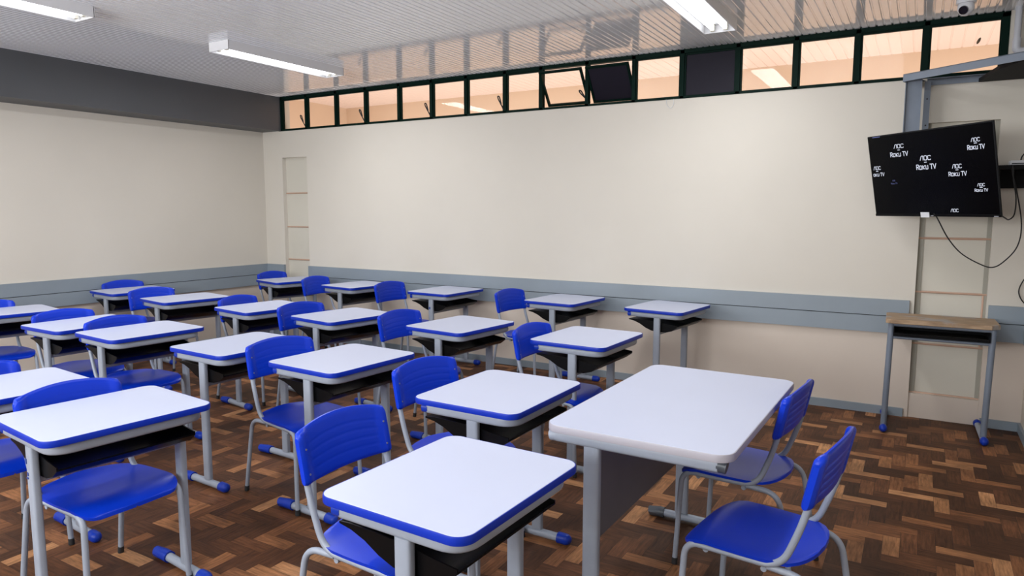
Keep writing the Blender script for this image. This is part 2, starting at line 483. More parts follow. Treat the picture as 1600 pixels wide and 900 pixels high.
STATE = {0: 'handle', 2: 'handle', 4: 'handle', 6: 'handle', 8: 'open', 9: 'open_dark', 11: 'dark'}
for i in range(16): sash(i+1, MUL[i], MUL[i+1], STATE.get(i, 'plain'))

# corridor beyond the windows
CZ, CY, CX = 3.10, 8.22, -7.85
bm = BM(); box(bm, CX-.2, 3.4, CY, CY+.2, -.05, CZ+.1); obj('wall_corridor', bm, M['corr_wall'], kind='structure')
bm = BM(); box(bm, CX-.2, CX, YB+.16, CY, -.05, CZ+.1); obj('wall_corridor_end', bm, M['corr_wall'], kind='structure')
bm = BM(); box(bm, 3.2, 3.4, YB+.16, CY, -.05, CZ+.1); obj('wall_corridor_far', bm, M['corr_wall'], kind='structure')
bm = BM(); box(bm, XR+.2, 3.4, YB, YB+.16, -.05, CZ+.1); box(bm, -7.4, XR+.2, YB+.02, YB+.16, ZC+.1, CZ+.1); box(bm, CX-.2, XL-.3, YB, YB+.16, -.05, CZ+.1)
obj('wall_header', bm, M['corr_wall'], kind='structure')
bm = BM()
x = CX; prof = []
while x < 3.4:
    prof += [(x, 0), (x+.085, 0), (x+.089, .006), (x+.097, .006)]; x += .1
a = [bm.verts.new((px, YB+.02, CZ+pz)) for px, pz in prof]; b = [bm.verts.new((px, CY, CZ+pz)) for px, pz in prof]
for k in range(len(prof)-1): bm.faces.new((a[k], a[k+1], b[k+1], b[k]))
obj('ceiling_corridor', bm, M['corr_ceil'], kind='structure')
bm = BM(); box(bm, CX-.2, 3.4, YB+.16, CY, -.15, 0); obj('floor_corridor', bm, M['corr_wall'], kind='structure')

# ------------------------------------------------------------------ fluorescent fixtures
def fixture(name, label, loc, length, tube_m, group, watts=0):
    t = thing(name, label, 'ceiling light', loc, 0, group)
    L = length/2; W = 0.115
    bm = BM()
    box(bm, -W, W, -L, L, -.02, 0); box(bm, -W, -W+.008, -L, L, -.07, -.02); box(bm, W-.008, W, -L, L, -.07, -.02)
    obj('housing', bm, M['fixture'], t)
    for s in (-1, 1):
        bm = BM(); box(bm, -W, W, s*L-.004, s*L+.004, -.07, 0); obj('end_plate', bm, M['fixture'], t)
        for x in (-.045, .045):
            bm = BM(); box(bm, x-.014, x+.014, s*(L-.035)-.012, s*(L-.035)+.012, -.066, -.02, .003); obj('lamp_holder', bm, M['holder'], t)
    for x in (-.045, .045):
        bm = BM(); tube(bm, [(x, -L+.048, -.048), (x, L-.048, -.048)], .0135, 8)
        obj('fluorescent_tube', bm, tube_m, t, smooth=True)
    if watts:
        area_light('lamp_light', (loc[0], loc[1], loc[2]-.072), (0, 0, 0), .20, length-.1, watts*(1.28 if loc[1] > 4 else 0.8 if loc[0] > -3 else 1.15), (0.95, 0.97, 1.0))
    return t
G = 'twin-tube fluorescent lights on the classroom ceiling'
fixture('ceiling_light', 'white twin-tube fluorescent light on the ceiling, the whole one left of the window strip', (-4.845, 4.30, ZC), 1.25, M['tube'], G, LAMP_WATTS)
fixture('ceiling_light', 'white twin-tube fluorescent light cut by the top left of the photo', (-4.845, 2.03, ZC), 1.25, M['tube'], G, LAMP_WATTS)
fixture('ceiling_light', 'white twin-tube fluorescent light ending above the dark closed window pane', (-1.30, 4.47, ZC), 1.25, M['tube'], G, LAMP_WATTS)
for x, y, w in ((-1.30, 2.2, 'right column above the desks'), (-4.845, -0.2, 'left column behind the camera'), (-1.30, -0.1, 'right column behind the camera')):
    fixture('ceiling_light', 'white twin-tube fluorescent light, out of frame, ' + w, (x, y, ZC), 1.25, M['tube'], G, LAMP_WATTS)
for x, w in ((-6.6, 'far left'), (-3.9, 'left of centre'), (-1.2, 'right of centre'), (1.6, 'far right')):
    fixture('corridor_fill_light', 'added unseen warm fluorescent light on the corridor ceiling beyond the windows, ' + w, (x, 6.47, CZ), 0.90, M['corr_fill_tube'], 'added unseen lights on the corridor ceiling')  # fixtures added out of sight to light the corridor

# ------------------------------------------------------------------ student desk
DW, DL = 0.498, 0.60
def tabletop_parts(root, hx, hy, r, z0, z1, top_m, edge_m, band_label=None):
    oo = rrect(hx, hy, r); ii = rrect(hx-.0035, hy-.0035, r-.0035)
    bm = BM(); slab(bm, ii, z0+.001, z1+.0006, .001); obj('tabletop', bm, top_m, root, smooth=True)
    bm = BM(); band(bm, oo, ii, z0, z1, .004); obj('edge_band', bm, edge_m, root, smooth=True, label=band_label)
def foot(root, y, x0, x1, zc, cap_m, frame_m, rear_len, front_len):
    bm = BM(); tube(bm, [(x0+.01, y, zc), (x1-.01, y, zc)], .019, 12); f = obj('foot', bm, frame_m, root, smooth=True)
    bm = BM()
    r = .0255
    tube(bm, [(x0-.008, y, zc-.004), (x0, y, zc-.003), (x0+rear_len*.6, y, zc), (x0+rear_len, y, zc)], r, 12)
    for v in bm.verts:
        if v.co.x < x0-.001: v.co.y = y+(v.co.y-y)*.8; v.co.z = zc+(v.co.z-zc)*.8
        v.co.z = max(v.co.z, .002)
    obj('foot_cap', bm, cap_m, f, smooth=True)
    bm = BM()
    pts = [(x1-front_len, y, zc), (x1-front_len*.5, y, zc)]+[(x1-.012+.028*math.sin(a), y, zc) for a in (0, .3, .6, .9, 1.2, 1.45)]
    tube(bm, pts, r, 14)
    for v in bm.verts:
        d = max(0, min(1, (v.co.x-(x1-.012))/.028)); k = max(.12, math.sqrt(1-d*d)) if d > 0 else 1
        v.co.y = y+(v.co.y-y)*k; v.co.z = zc+(v.co.z-zc)*k
        v.co.z = max(v.co.z, .002)
    obj('foot_cap', bm, cap_m, f, smooth=True)
def make_desk():
    t = thing('school_desk', '', 'desk')
    tabletop_parts(t, DW/2, DL/2, .05, .737, .76, M['white_top'], M['blue_edge'], 'blue plastic edge band')
    # U shaped rail under the top: open towards the pupil, ends capped
    ix, iy, zr = DW/2-.034, DL/2-.038, .716
    path = smooth_path([(-ix+.03, -iy, zr), (ix, -iy, zr), (ix, iy, zr), (-ix+.03, iy, zr)], .07, 8)
    bm = BM(); tube(bm, path, .020, 16, .0155, flat_axis=(0, 0, 1), power=.7); rl = obj('top_rail', bm, M['frame'], t, smooth=True)
    for s in (-1, 1):
        bm = BM(); tube(bm, [(-ix+.004, s*iy, zr), (-ix+.010, s*iy, zr), (-ix+.034, s*iy, zr)], .0205, 10, .0175, flat_axis=(0, 0, 1))
        obj('end_cap', bm, M['blue_cap'], rl, smooth=True)
    for s in (-1, 1):
        bm = BM(); tube(bm, [(.035, s*iy, .045), (.035, s*iy, .70)], .0265, 24, .0150, flat_axis=(1, 0, 0), power=.55)
        obj('leg', bm, M['frame'], t, smooth=True)
        foot(t, s*iy, -.205, .195, .0265, M['blue_cap'], M['frame'], .10, .05)
    bm = BM(); tube(bm, [(.035, -iy, .578), (.035, iy, .578)], .016, 8, .009, flat_axis=(0, 0, 1)); obj('crossbar', bm, M['frame'], t, smooth=True)
    # black book tray: upswept lips front and back, cheeks at both ends
    prof = [(-.215, .672), (-.17, .664), (-.12, .646), (-.07, .618), (-.02, .600), (.04, .594), (.10, .597), (.15, .612), (.188, .640)]
    bm = BM(); ws = .246; th = .006
    def pr(y): return [bm.verts.new((x, y, z)) for x, z in prof], [bm.verts.new((x, y, z-th)) for x, z in prof]
    a, a2 = pr(-ws); b, b2 = pr(ws)
    k = len(prof)
    for i in range(k-1):
        bm.faces.new((a[i], a[i+1], b[i+1], b[i])); bm.faces.new((a2[i], b2[i], b2[i+1], a2[i+1]))
        bm.faces.new((a[i], a2[i], a2[i+1], a[i+1])); bm.faces.new((b[i], b[i+1], b2[i+1], b2[i]))
    bm.faces.new((a[0], b[0], b2[0], a2[0])); bm.faces.new((a[-1], a2[-1], b2[-1], b[-1]))
    tr = obj('book_tray', bm, M['black'], t, smooth=True)
    for s in (-1, 1):
        bm = BM(); y0 = s*ws; y1 = s*(ws-.005)
        ch = prof+[(.188, .648), (.12, .655), (.03, .668), (-.06, .672), (-.17, .675)]
        A = [bm.verts.new((x, y0, z)) for x, z in ch]; B = [bm.verts.new((x, y1, z)) for x, z in ch]
        bm.faces.new(A); bm.faces.new(B[::-1])
        for i in range(len(ch)): bm.faces.new((A[i], A[(i+1) % len(ch)], B[(i+1) % len(ch)], B[i]))
        obj('tray_cheek', bm, M['black'], tr)
    for i, (x, s) in enumerate(((.035, -1), (.035, 1))):
        bm = BM(); tube(bm, [(x, s*(iy-.001), .668), (x, s*(iy-.022), .668)], .006, 8); obj('bolt', bm, M['rivet'], tr, smooth=True)
    return t

DESKS = {
 'D1': (-1.103, 1.560, -0.037, 'white blue-edged school desk nearest the camera, left of the large teacher table'),
 'D2': (-1.502, 2.460, -0.014, 'white blue-edged desk just behind the nearest desk and left of the teacher table'),
 'D3': (-1.706, 3.804, -0.043, 'white blue-edged desk behind the teacher table corner, third of the file nearest it'),
 'D4': (-1.706, 5.349, -0.117, 'white blue-edged desk without a chair against the window wall, nearest the television'),
 'D5': (-2.640, 1.429, -0.102, 'large white blue-edged desk at the lower left with ink marks on its near leg'),
 'D6': (-3.329, 2.583, -0.048, 'white blue-edged desk without its own chair, left of the chair touching its corner, mid row'),
 'D7': (-2.545, 2.599, -0.059, 'white blue-edged desk in the middle of the room, second from right in its row'),
 'D8': (-2.631, 3.791, -0.104, 'white blue-edged desk in the second row from the window wall, second from the right'),
 'D9': (-2.616, 5.345, -0.081, 'white blue-edged desk against the window wall, second from the right end'),
 'D10': (-3.887, 5.355, -0.051, 'white desk against the window wall, middle of five, small blue mark on its leg'),
 'D11': (-3.388, 1.396, -0.089, 'white blue-edged desk cut by the left photo edge, behind the lower left desk'),
 'D12': (-4.249, 2.553, -0.079, 'white blue-edged desk left of centre, overlapping the desk cut by no edge behind it'),
 'D13': (-4.857, 2.532, -0.015, 'white blue-edged desk partly covered by the chair back on its right, left side'),
 'D14': (-5.915, 2.519, -0.158, 'white blue-edged desk cut by the left photo edge in front of the grey wall rail'),
 'D15': (-5.509, 3.729, -0.163, 'white blue-edged desk second from the left wall in its row, long black tray visible'),
 'D16': (-6.480, 3.838, -0.121, 'small-looking white desk nearest the left wall, below its grey rail'),
 'D17': (-4.469, 3.699, -0.151, 'white blue-edged desk just in front of the turned far corner desk'),
 'D18': (-3.608, 3.694, -0.154, 'white blue-edged desk mid room with a blue chair at each end of it'),
 'D19': (-4.970, 5.310, -0.123, 'white blue-edged desk against the window wall, second from the far left corner'),
 'D20': (-5.963, 5.315, -0.254, 'white blue-edged desk turned slightly in the far left corner beside the narrow niche'),
}
DESKS['D12'] = (*DESKS['D12'][:3], 'white blue-edged desk above the lower left desk, blue seat showing below it')
DESKS['D13'] = (*DESKS['D13'][:3], 'white blue-edged desk on the left, its right end hidden by a blue chair back')
proto = None
for k, (x, y, th, lab) in DESKS.items():
    if proto is None: proto = make_desk(); d = proto; d.location = (x, y, 0); d.rotation_euler = (0, 0, th)
    else: d = dup(proto, (x, y, 0), th)
    d['label'] = lab; d['category'] = 'desk'; d['group'] = 'white blue-edged school desks'
    if k in ('D5', 'D10'):
        bm = BM(); iy = DL/2-.038
        for (dx, z, w, h) in ([(.02, .645, .012, .018), (.03, .60, .010, .012), (.026, .585, .016, .006)] if k == 'D5' else [(.028, .62, .018, .022)]):
            box(bm, dx-w/2, dx+w/2, -iy-.0168, -iy-.0150, z-h/2, z+h/2)
        obj('ink_mark', bm, M['label_ink'], d, label='dark blue ink mark on the leg')

# ------------------------------------------------------------------ school chair
def make_chair(name):
    t = thing(name, '', 'chair')
    # seat shell
    half = [(-.014, 0.0), (-.009, .07), (.004, .12), (.024, .157), (.052, .184), (.090, .197), (.15, .202), (.22, .204), (.29, .204), (.335, .200), (.362, .192), (.382, .178), (.394, .158), (.399, .13), (.40, 0.0)]
    def width_at(x):
        for (xa, ya), (xb, yb) in zip(half[:-1], half[1:]):
            if xa <= x <= xb and xb > xa:
                return ya+(yb-ya)*(x-xa)/(xb-xa)
        return 0
    xs = [-.014, -.010, -.003, .008, .025, .05, .08, .12, .17, .22, .27, .31, .34, .365, .383, .393, .398, .40]
    nv = 14; bm = BM(); top = []; bot = []
    for x in xs:
        w = max(width_at(x), .004); ra = []; rb = []
        for j in range(nv+1):
            v = -1+2*j/nv
            y = v*w
            u = (x-.18)/.2
            z = .447-.010*(1-v*v)*max(0, 1-u*u)
            if x > .31: z -= .034*((x-.31)/.09)**1.6
            if x < .05: z += .006*((.05-x)/.06)
            z -= .004*(abs(v)**6)
            ra.append(bm.verts.new((x, y, z))); rb.append(bm.verts.new((x, y*.985, z-.012)))
        top.append(ra); bot.append(rb)
    for A, B in zip(top, top[1:]):
        for j in range(nv): bm.faces.new((A[j], A[j+1], B[j+1], B[j]))
    for A, B in zip(bot, bot[1:]):
        for j in range(nv): bm.faces.new((A[j+1], A[j], B[j], B[j+1]))
    for i in range(len(xs)-1):
        bm.faces.new((top[i][0], top[i+1][0], bot[i+1][0], bot[i][0])); bm.faces.new((top[i+1][nv], top[i][nv], bot[i][nv], bot[i+1][nv]))
    for j in range(nv):
        bm.faces.new((top[0][j+1], top[0][j], bot[0][j], bot[0][j+1])); bm.faces.new((top[-1][j], top[-1][j+1], bot[-1][j+1], bot[-1][j]))
    obj('seat', bm, M['blue'], t, smooth=True)
    # backrest: bowed pillow shell wrapping the uprights, with shallow pressed lines
    nu, nz = 40, 44; bm = BM(); F = []; B = []
    for i in range(nu+1):
        u = -1+2*i/nu; fa = []; ba = []
        y = u*.204
        zt = .797+.029*(1-u*u); zb = .630+.004*(1-u*u)
        e = max(0, (abs(u)-.92)/.08); zt -= .013*e*e*e; zb += .004*e*e
        for j in range(nz+1):
            v = j/nz; z = zb+(zt-zb)*v
            xm = -.033*(z-.634)/.16-.022*(1-u*u)+.004
            ev = abs(2*v-1); th = .0165*(1-ev**16*.6)*(1-max(0, (abs(u)-.95)/.05)**2*.45)
            th *= (.48+.52*min(1, max(0, (abs(u)-.78)/.08)))
            ridge = 0
            if abs(u) < .82:
                for vc in (.22, .38, .54, .70):
                    vv = vc+.04*(1-u*u)-.02
                    ridge = max(ridge, .0008*max(0, 1-abs(v-vv)/.03))
            fa.append(bm.verts.new((xm+th-ridge, y, z))); ba.append(bm.verts.new((xm-th+ridge*3.2, y, z)))
        F.append(fa); B.append(ba)
    for i in range(nu):
        for j in range(nz):
            bm.faces.new((F[i][j], F[i+1][j], F[i+1][j+1], F[i][j+1])); bm.faces.new((B[i+1][j], B[i][j], B[i][j+1], B[i+1][j+1]))
        bm.faces.new((F[i][nz], F[i+1][nz], B[i+1][nz], B[i][nz])); bm.faces.new((F[i+1][0], F[i][0], B[i][0], B[i+1][0]))
    for j in range(nz):
        bm.faces.new((F[0][j], F[0][j+1], B[0][j+1], B[0][j])); bm.faces.new((F[nu][j+1], F[nu][j], B[nu][j], B[nu][j+1]))
    bk = obj('backrest', bm, M['blue'], t, smooth=True)
    for s in (-1, 1):
        for z in (.665, .745):
            xm = -.033*(z-.634)/.16+.002
            bm = BM(); tube(bm, [(xm+.008, s*.182, z), (xm+.0155, s*.182, z)], .0036, 8); obj('rivet', bm, M['rivet'], bk, smooth=True)
    # tubular frame
    R = .0112
    for s in (-1, 1):
        ys = s*.186
        pts = [(.398, s*.198, .018), (.380, ys, .418), (.068, ys, .424), (.002, ys, .60), (-.030, ys, .775)]
        bm = BM(); tube(bm, smooth_path(pts, [.055, .065, .1], 8), R, 10)
        f = obj('side_frame', bm, M['frame'], t, smooth=True)
        bm = BM(); tube(bm, [(.3985, s*.198, .001), (.398, s*.198, .03)], .0128, 10); obj('foot_tip', bm, M['rubber'], f, smooth=True)
        pts = [(.11, s*.180, .415), (-.018, s*.185, .412), (-.086, s*.196, .018)]
        bm = BM(); tube(bm, smooth_path(pts, [.07], 10), R, 10)
        f = obj('rear_leg', bm, M['frame'], t, smooth=True)
        bm = BM(); tube(bm, [(-.088, s*.196, .001), (-.084, s*.196, .03)], .0128, 10); obj('foot_tip', bm, M['rubber'], f, smooth=True)
    for x, z in ((.12, .404), (.31, .408)):
        bm = BM(); tube(bm, [(x, -.186, z), (x, .186, z)], .010, 8); obj('cross_tube', bm, M['frame'], t, smooth=True)
    return t
GS = 'blue plastic school chairs with grey tube frames'
CHAIRS = {
 'C1': (-1.665, 1.715, -0.03, 'blue chair tucked under the desk nearest the camera, its whole backrest showing'),
 'C2': (-1.945, 2.541, -0.13, 'blue chair at the desk directly behind the nearest desk, left of the teacher table'),
 'C3': (-2.007, 3.700, -0.08, 'blue chair partly tucked at the desk behind the teacher table corner'),
 'C7': (-2.965, 2.571, -0.16, 'blue chair left of the central desk, overlapping the corner of the desk on its left'),
 'C8': (-3.084, 3.729, -0.10, 'blue chair in the second row from the window wall, between two white desks'),
 'C9': (-3.097, 5.262, -0.13, 'blue chair against the window wall, the one nearest the television'),
 'C10': (-4.446, 5.220, -0.074, 'blue chair against the window wall, second from the right of those there'),
 'C19': (-5.483, 5.244, 0.068, 'blue chair by the window wall, between the two desks nearest the corner'),
 'C20': (-6.354, 5.413, 0.002, 'blue chair in the far left corner behind the turned corner desk'),
 'C18': (-3.998, 3.670, -0.139, 'blue chair at the middle desk of the second row from the window wall'),
 'C17': (-4.765, 3.711, 0.116, 'blue chair just in front of the turned far corner desk'),
 'C15': (-5.954, 3.708, -0.119, 'blue chair second from the left wall, just right of the desk nearest that wall'),
 'C16': (-6.790, 3.937, -0.040, 'blue chair right against the left wall below the grey rail'),
 'C12': (-4.512, 2.560, -0.021, 'blue chair with its seat showing under the desk left of centre'),
 'C13': (-5.128, 2.545, -0.03, 'blue chair behind the left desk, backrest directly above that white top'),
 'C5': (-2.905, 1.450, 0.0, 'blue chair at the large lower left desk, glossy seat in full view'),
 'C14': (-6.20, 2.50, -0.10, 'blue chair cut by the left photo edge in front of the wall rail'),
 'C11': (-3.668, 1.40, -0.06, 'blue chair cut by the left photo edge, behind the lower left desk'),
 'T1': (-0.219, 2.335, 3.003, 'blue chair in front at the teacher table, nearest the lower right of the photo'),
 'T2': (-0.420, 2.965, 3.042, 'blue chair at the far end of the teacher table, seat half under it'),
}
cproto = None
for k, (x, y, th, lab) in CHAIRS.items():
    if cproto is None: cproto = make_chair('school_chair'); c = cproto; c.location = (x, y, 0); c.rotation_euler = (0, 0, th)
    else: c = dup(cproto, (x, y, 0), th)
    c['label'] = lab; c['category'] = 'chair'; c['group'] = GS

# ------------------------------------------------------------------ teacher table
def teacher_table():
    t = thing('teacher_table', 'large white teacher table with pale grey edge and dark grey modesty panel', 'table', (-0.784, 2.696, 0), -0.018)
    hx, hy = .332, .571
    tabletop_parts(t, hx, hy, .06, .734, .76, M['white_top'], M['edge_grey'], 'pale grey edge band')
    for s in (-1, 1):
        y = s*(hy-.048); xl = -.158
        bm = BM(); tube(bm, smooth_path([(-hx+.035, y, .711), (hx-.05, y, .711)], .05), .022, 16, .021, flat_axis=(0, 0, 1), power=.7); r = obj('top_rail', bm, M['frame'], t, smooth=True)
        for xx, d in ((-hx+.035, -1), (hx-.05, 1)):
            bm = BM(); tube(bm, [(xx-d*.004, y, .711), (xx+d*.014, y, .711), (xx+d*.026, y, .709)], .0228, 12, .0218, flat_axis=(0, 0, 1)); obj('end_cap', bm, M['cap_grey'] if d > 0 else M['frame'], r, smooth=True)
        bm = BM(); tube(bm, [(xl, y, .05), (xl, y, .70)], .031, 24, .0165, flat_axis=(1, 0, 0), power=.55); obj('leg', bm, M['frame'], t, smooth=True)
        foot(t, y, -hx+.02, hx-.09, .027, M['cap_grey'], M['frame'], .07, .07)
    bm = BM(); box(bm, -.172, -.155, -(hy-.068), hy-.068, .33, .70, .002); obj('modesty_panel', bm, M['panel'], t, label='dark grey modesty panel')
    return t
teacher_table()

# ------------------------------------------------------------------ old wooden desk under the television
def old_desk():
    t = thing('wooden_desk', 'old grey-framed desk with a worn brown wooden top under the television', 'desk', (0.150, 5.50, 0), 0.03)
    hx, hy = .325, .18
    oo = [(-hx, -hy+.02), (-hx+.03, -hy), (hx-.05, -hy), (hx, -hy+.05), (hx, hy-.02), (hx-.02, hy), (-hx+.02, hy), (-hx, hy-.02)]
    bm = BM(); slab(bm, oo, .757, .787, .003); obj('tabletop', bm, M['old_wood'], t, label='worn brown wooden top with grey stains')
    bm = BM(); tube(bm, [(-hx+.035, -hy+.06, .745), (hx-.035, -hy+.06, .745)], .014, 10); obj('front_rail', bm, M['frame_dark'], t, smooth=True)
    bm = BM(); tube(bm, [(-hx+.035, -hy+.06, .655), (hx-.035, -hy+.06, .655)], .010, 10); obj('lower_rail', bm, M['frame_dark'], t, smooth=True)
    bm = BM()
    box(bm, -hx+.05, hx-.05, -hy+.03, hy-.03, .668, .674); box(bm, -hx+.05, hx-.05, -hy+.03, -hy+.035, .674, .69)
    box(bm, -hx+.05, -hx+.055, -hy+.03, hy-.03, .674, .735); box(bm, hx-.055, hx-.05, -hy+.03, hy-.03, .674, .735); box(bm, -hx+.05, hx-.05, hy-.035, hy-.03, .674, .735)
    tr = obj('book_tray', bm, M['black'], t)
    for s, x in ((-1, -hx+.035), (1, hx-.035)):
        bm = BM(); tube(bm, [(x, -hy+.06, .757), (x-s*.0+(-.012), -hy+.055, .04)], .0195, 14); obj('leg', bm, M['frame_dark'], t, smooth=True)
        xf = x-.012
        bm = BM(); tube(bm, [(xf, -hy-.005, .027), (xf, .235, .027)], .019, 12); f = obj('foot', bm, M['frame'], t, smooth=True)
        for y0, d in ((-hy-.005, -1), (.235, 1)):
            bm = BM(); bmesh.ops.create_uvsphere(bm, u_segments=14, v_segments=10, radius=1)
            for v in bm.verts: v.co = Vector((xf+v.co.x*.026, y0+d*.008+v.co.y*.042, max(.002, .029+v.co.z*.028)))
            obj('foot_cap', bm, M['blue_cap'], f, smooth=True, label='blue rounded foot cap')
    return t
old_desk()

# ------------------------------------------------------------------ television
TVC = Vector((0.019, 5.217, 1.756)); TV_YAW, TV_TILT = math.radians(-44.9), math.radians(11.8)
TW_, TH_ = .96, .56
tr_ = Vector((math.cos(TV_YAW), math.sin(TV_YAW), 0)); tn0 = Vector((math.sin(TV_YAW), -math.cos(TV_YAW), 0))
tu_ = Vector((0, 0, 1))*math.cos(TV_TILT)+tn0*math.sin(TV_TILT)
tn_ = tr_.cross(tu_)
tv = thing('television', 'black flat television tilted on a steel bracket, white logos scattered on its dark screen', 'television', TVC)
tv.rotation_euler = Matrix(((tr_.x, tu_.x, tn_.x), (tr_.y, tu_.y, tn_.y), (tr_.z, tu_.z, tn_.z))).to_euler()
if tn_.dot(Vector((0, -1, 0))) < 0: raise RuntimeError('screen faces away')
bm = BM(); box(bm, -TW_/2, TW_/2, -TH_/2, TH_/2, -.012, -.001, .003); obj('casing', bm, M['black_matte'], tv, smooth=True)
bm = BM(); box(bm, -TW_/2+.16, TW_/2-.16, -TH_/2+.05, TH_/2-.18, -.06, -.011, .012); obj('rear_housing', bm, M['black'], tv, smooth=True)
bm = BM(); box(bm, -TW_/2+.008, TW_/2-.008, -TH_/2+.016, TH_/2-.008, -.002, 0.0005); obj('screen', bm, M['screen'], tv, label='dark glossy screen')
bm = BM(); box(bm, -TW_/2, TW_/2, -TH_/2, -TH_/2+.016, -.004, .002, .001); obj('bezel', bm, M['black'], tv)
def seg(bm, a, b, w):
    a, b = Vector((*a, 0)), Vector((*b, 0)); d = (b-a)
    if d.length < 1e-6: return
    d.normalize(); n = Vector((-d.y, d.x, 0))*w/2; a = a-d*w*.5; b = b+d*w*.5
    v = [bm.verts.new(p+Vector((0, 0, .0012))) for p in (a-n, b-n, b+n, a+n)]
    bm.faces.new(v)
GLY = {
 'A': [[(0, 0), (.34, .86), (.50, 1), (.86, 1), (.86, 0)]],
 'O': [[(.08, .14), (.08, .86), (.22, 1), (.72, 1), (.86, .86), (.86, .14), (.72, 0), (.22, 0), (.08, .14)]],
 'C': [[(.84, .86), (.72, 1), (.22, 1), (.08, .86), (.08, .14), (.22, 0), (.72, 0), (.84, .14)]],
 'R': [[(.1, 0), (.1, 1), (.68, 1), (.84, .85), (.84, .62), (.68, .48), (.1, .48)], [(.45, .48), (.88, 0)]],
 'o': [[(.1, .1), (.1, .65), (.2, .75), (.68, .75), (.8, .65), (.8, .1), (.68, 0), (.2, 0), (.1, .1)]],
 'k': [[(.1, 0), (.1, .75)], [(.78, .75), (.14, .36), (.8, 0)]],
 'u': [[(.1, .75), (.1, .12), (.2, 0), (.7, 0), (.8, .12), (.8, .75)]],
 'T': [[(.02, 1), (.94, 1)], [(.48, 1), (.48, 0)]],
 'V': [[(.0, 1), (.46, 0), (.92, 1)]],
 ' ': [],
}
def screen_uv(px, py):
    d = fw + rt2*((px-800)/CAM_F) + up2*((450-py)/CAM_F)
    o = Vector((0, 0, CAM_H)); t = (TVC-o).dot(tn_)/d.dot(tn_)
    p = o+d*t-TVC
    return p.dot(tr_), p.dot(tu_)
def write(bm, text, u0, v0, u1, v1, w):
    adv = {' ': .45}; tot = sum(adv.get(c, 1.08) for c in text)-.12
    sx = (u1-u0)/tot; x = u0
    for c in text:
        for st in GLY[c]:
            for a, b in zip(st, st[1:]): seg(bm, (x+a[0]*sx, v0+a[1]*(v1-v0)), (x+b[0]*sx, v0+b[1]*(v1-v0)), w)
        x += adv.get(c, 1.08)*sx
def zpx(x, y): return 1350+x/6.0, 195+y/6.0
LOGOS = [((280, 372, 180, 220), (246, 412, 252, 298), 'Roku TV', 1), ((525, 628, 287, 333), (490, 676, 367, 418), 'Roku TV', 1), ((1003, 1088, 118, 157), (968, 1132, 183, 230), 'Roku TV', 1),
         ((828, 918, 367, 408), (793, 963, 436, 480), 'Roku TV', 1), ((92, 158, 390, 424), (90, 192, 449, 484), 'oku TV', 1), ((267, 295, 517, 530), (255, 315, 543, 557), 'Roku TV', 0),
         ((1064, 1135, 547, 577), (1038, 1163, 597, 627), 'Roku TV', 1), ((815, 888, 787, 818), None, '', 1)]
for A, R_, txt, bright in LOGOS:
    bm = BM()
    for r, s in ((A, 'AOC'), (R_, txt)):
        if r is None: continue
        cu, cv = screen_uv(*zpx((r[0]+r[1])/2, (r[2]+r[3])/2))
        hw = (Vector(screen_uv(*zpx(r[1], (r[2]+r[3])/2)))-Vector(screen_uv(*zpx(r[0], (r[2]+r[3])/2)))).length/2
        hh = abs(screen_uv(*zpx((r[0]+r[1])/2, r[2]))[1]-screen_uv(*zpx((r[0]+r[1])/2, r[3]))[1])/2*.86
        write(bm, s, cu-hw, cv-hh, cu+hw, cv+hh, hh*(.30 if bright else .28))
    if R_ and bright:
        mu, mv = screen_uv(*zpx((A[0]+A[1])/2, (A[3]+R_[2])/2)); seg(bm, (mu-.008, mv), (mu+.008, mv), .004)
    obj('screen_logo', bm, M['pixel'] if bright else M['pixel_dim'], tv, label='white lettering lit on the screen' if bright else 'small dim lettering lit on the screen')
bm = BM()
u0, v0 = screen_uv(*zpx(80, 122)); u1, v1 = screen_uv(*zpx(148, 118)); seg(bm, (u0, v0), (u1, v0), .005); obj('screen_text', bm, M['pixel_dim'], tv, label='faint strip of text in the screen corner')
u0, v0 = screen_uv(*zpx(537, 841)); u1, v1 = screen_uv(*zpx(617, 841))
bm = BM(); box(bm, u0, u1, v0-.018, v0+.016, .0015, .006, .001); obj('sensor_box', bm, M['white_plastic'], tv, label='small white box on the lower bezel')
bm = BM(); u0, v0 = screen_uv(*zpx(630, 851)); seg(bm, (u0, v0), (u0+.02, v0), .003)
u0, v0 = screen_uv(*zpx(1225, 858)); seg(bm, (u0, v0), (u0+.026, v0), .003)
for v in bm.verts: v.co.z = .0032
obj('bezel_mark', bm, M['pipe'], tv)

# ------------------------------------------------------------------ steel rack carrying the television
rk = thing('television_rack', 'blue-grey steel angle rack in the upper right corner holding the television', 'bracket', (0, 0, 0))
A0, A1 = Vector((-.160, 5.42, 2.40)), Vector((.47, 4.98, 2.40))
def angle_bar(bm, a, b, h, w, side):
    """L profile: upright leg h tall, flat leg w wide towards side"""
    a, b = Vector(a), Vector(b); d = (b-a).normalized(); n = Vector(side)
    for (o0, o1, z0, z1) in ((0, .005, -h/2, h/2), (0, w, h/2-.005, h/2)):
        vs = []
        for p in (a, b):
            for (o, z) in ((o0, z0), (o1, z0), (o1, z1), (o0, z1)): vs.append(bm.verts.new(p+n*o+Vector((0, 0, z))))
        q = vs
        bm.faces.new(q[0:4][::-1]); bm.faces.new(q[4:8])
        for k in range(4): bm.faces.new((q[k], q[(k+1) % 4], q[4+(k+1) % 4], q[4+k]))
dA = (A1-A0).normalized(); nA = Vector((-dA.y, dA.x, 0))
bm = BM(); angle_bar(bm, A0, A1, .048, .04, nA); obj('front_bar', bm, M['frame_dark'], rk)
bm = BM(); angle_bar(bm, (-.02, 5.765, 2.412), (XR-.005, 5.765, 2.412), .045, .04, (0, -1, 0)); obj('wall_bar', bm, M['frame_dark'], rk)
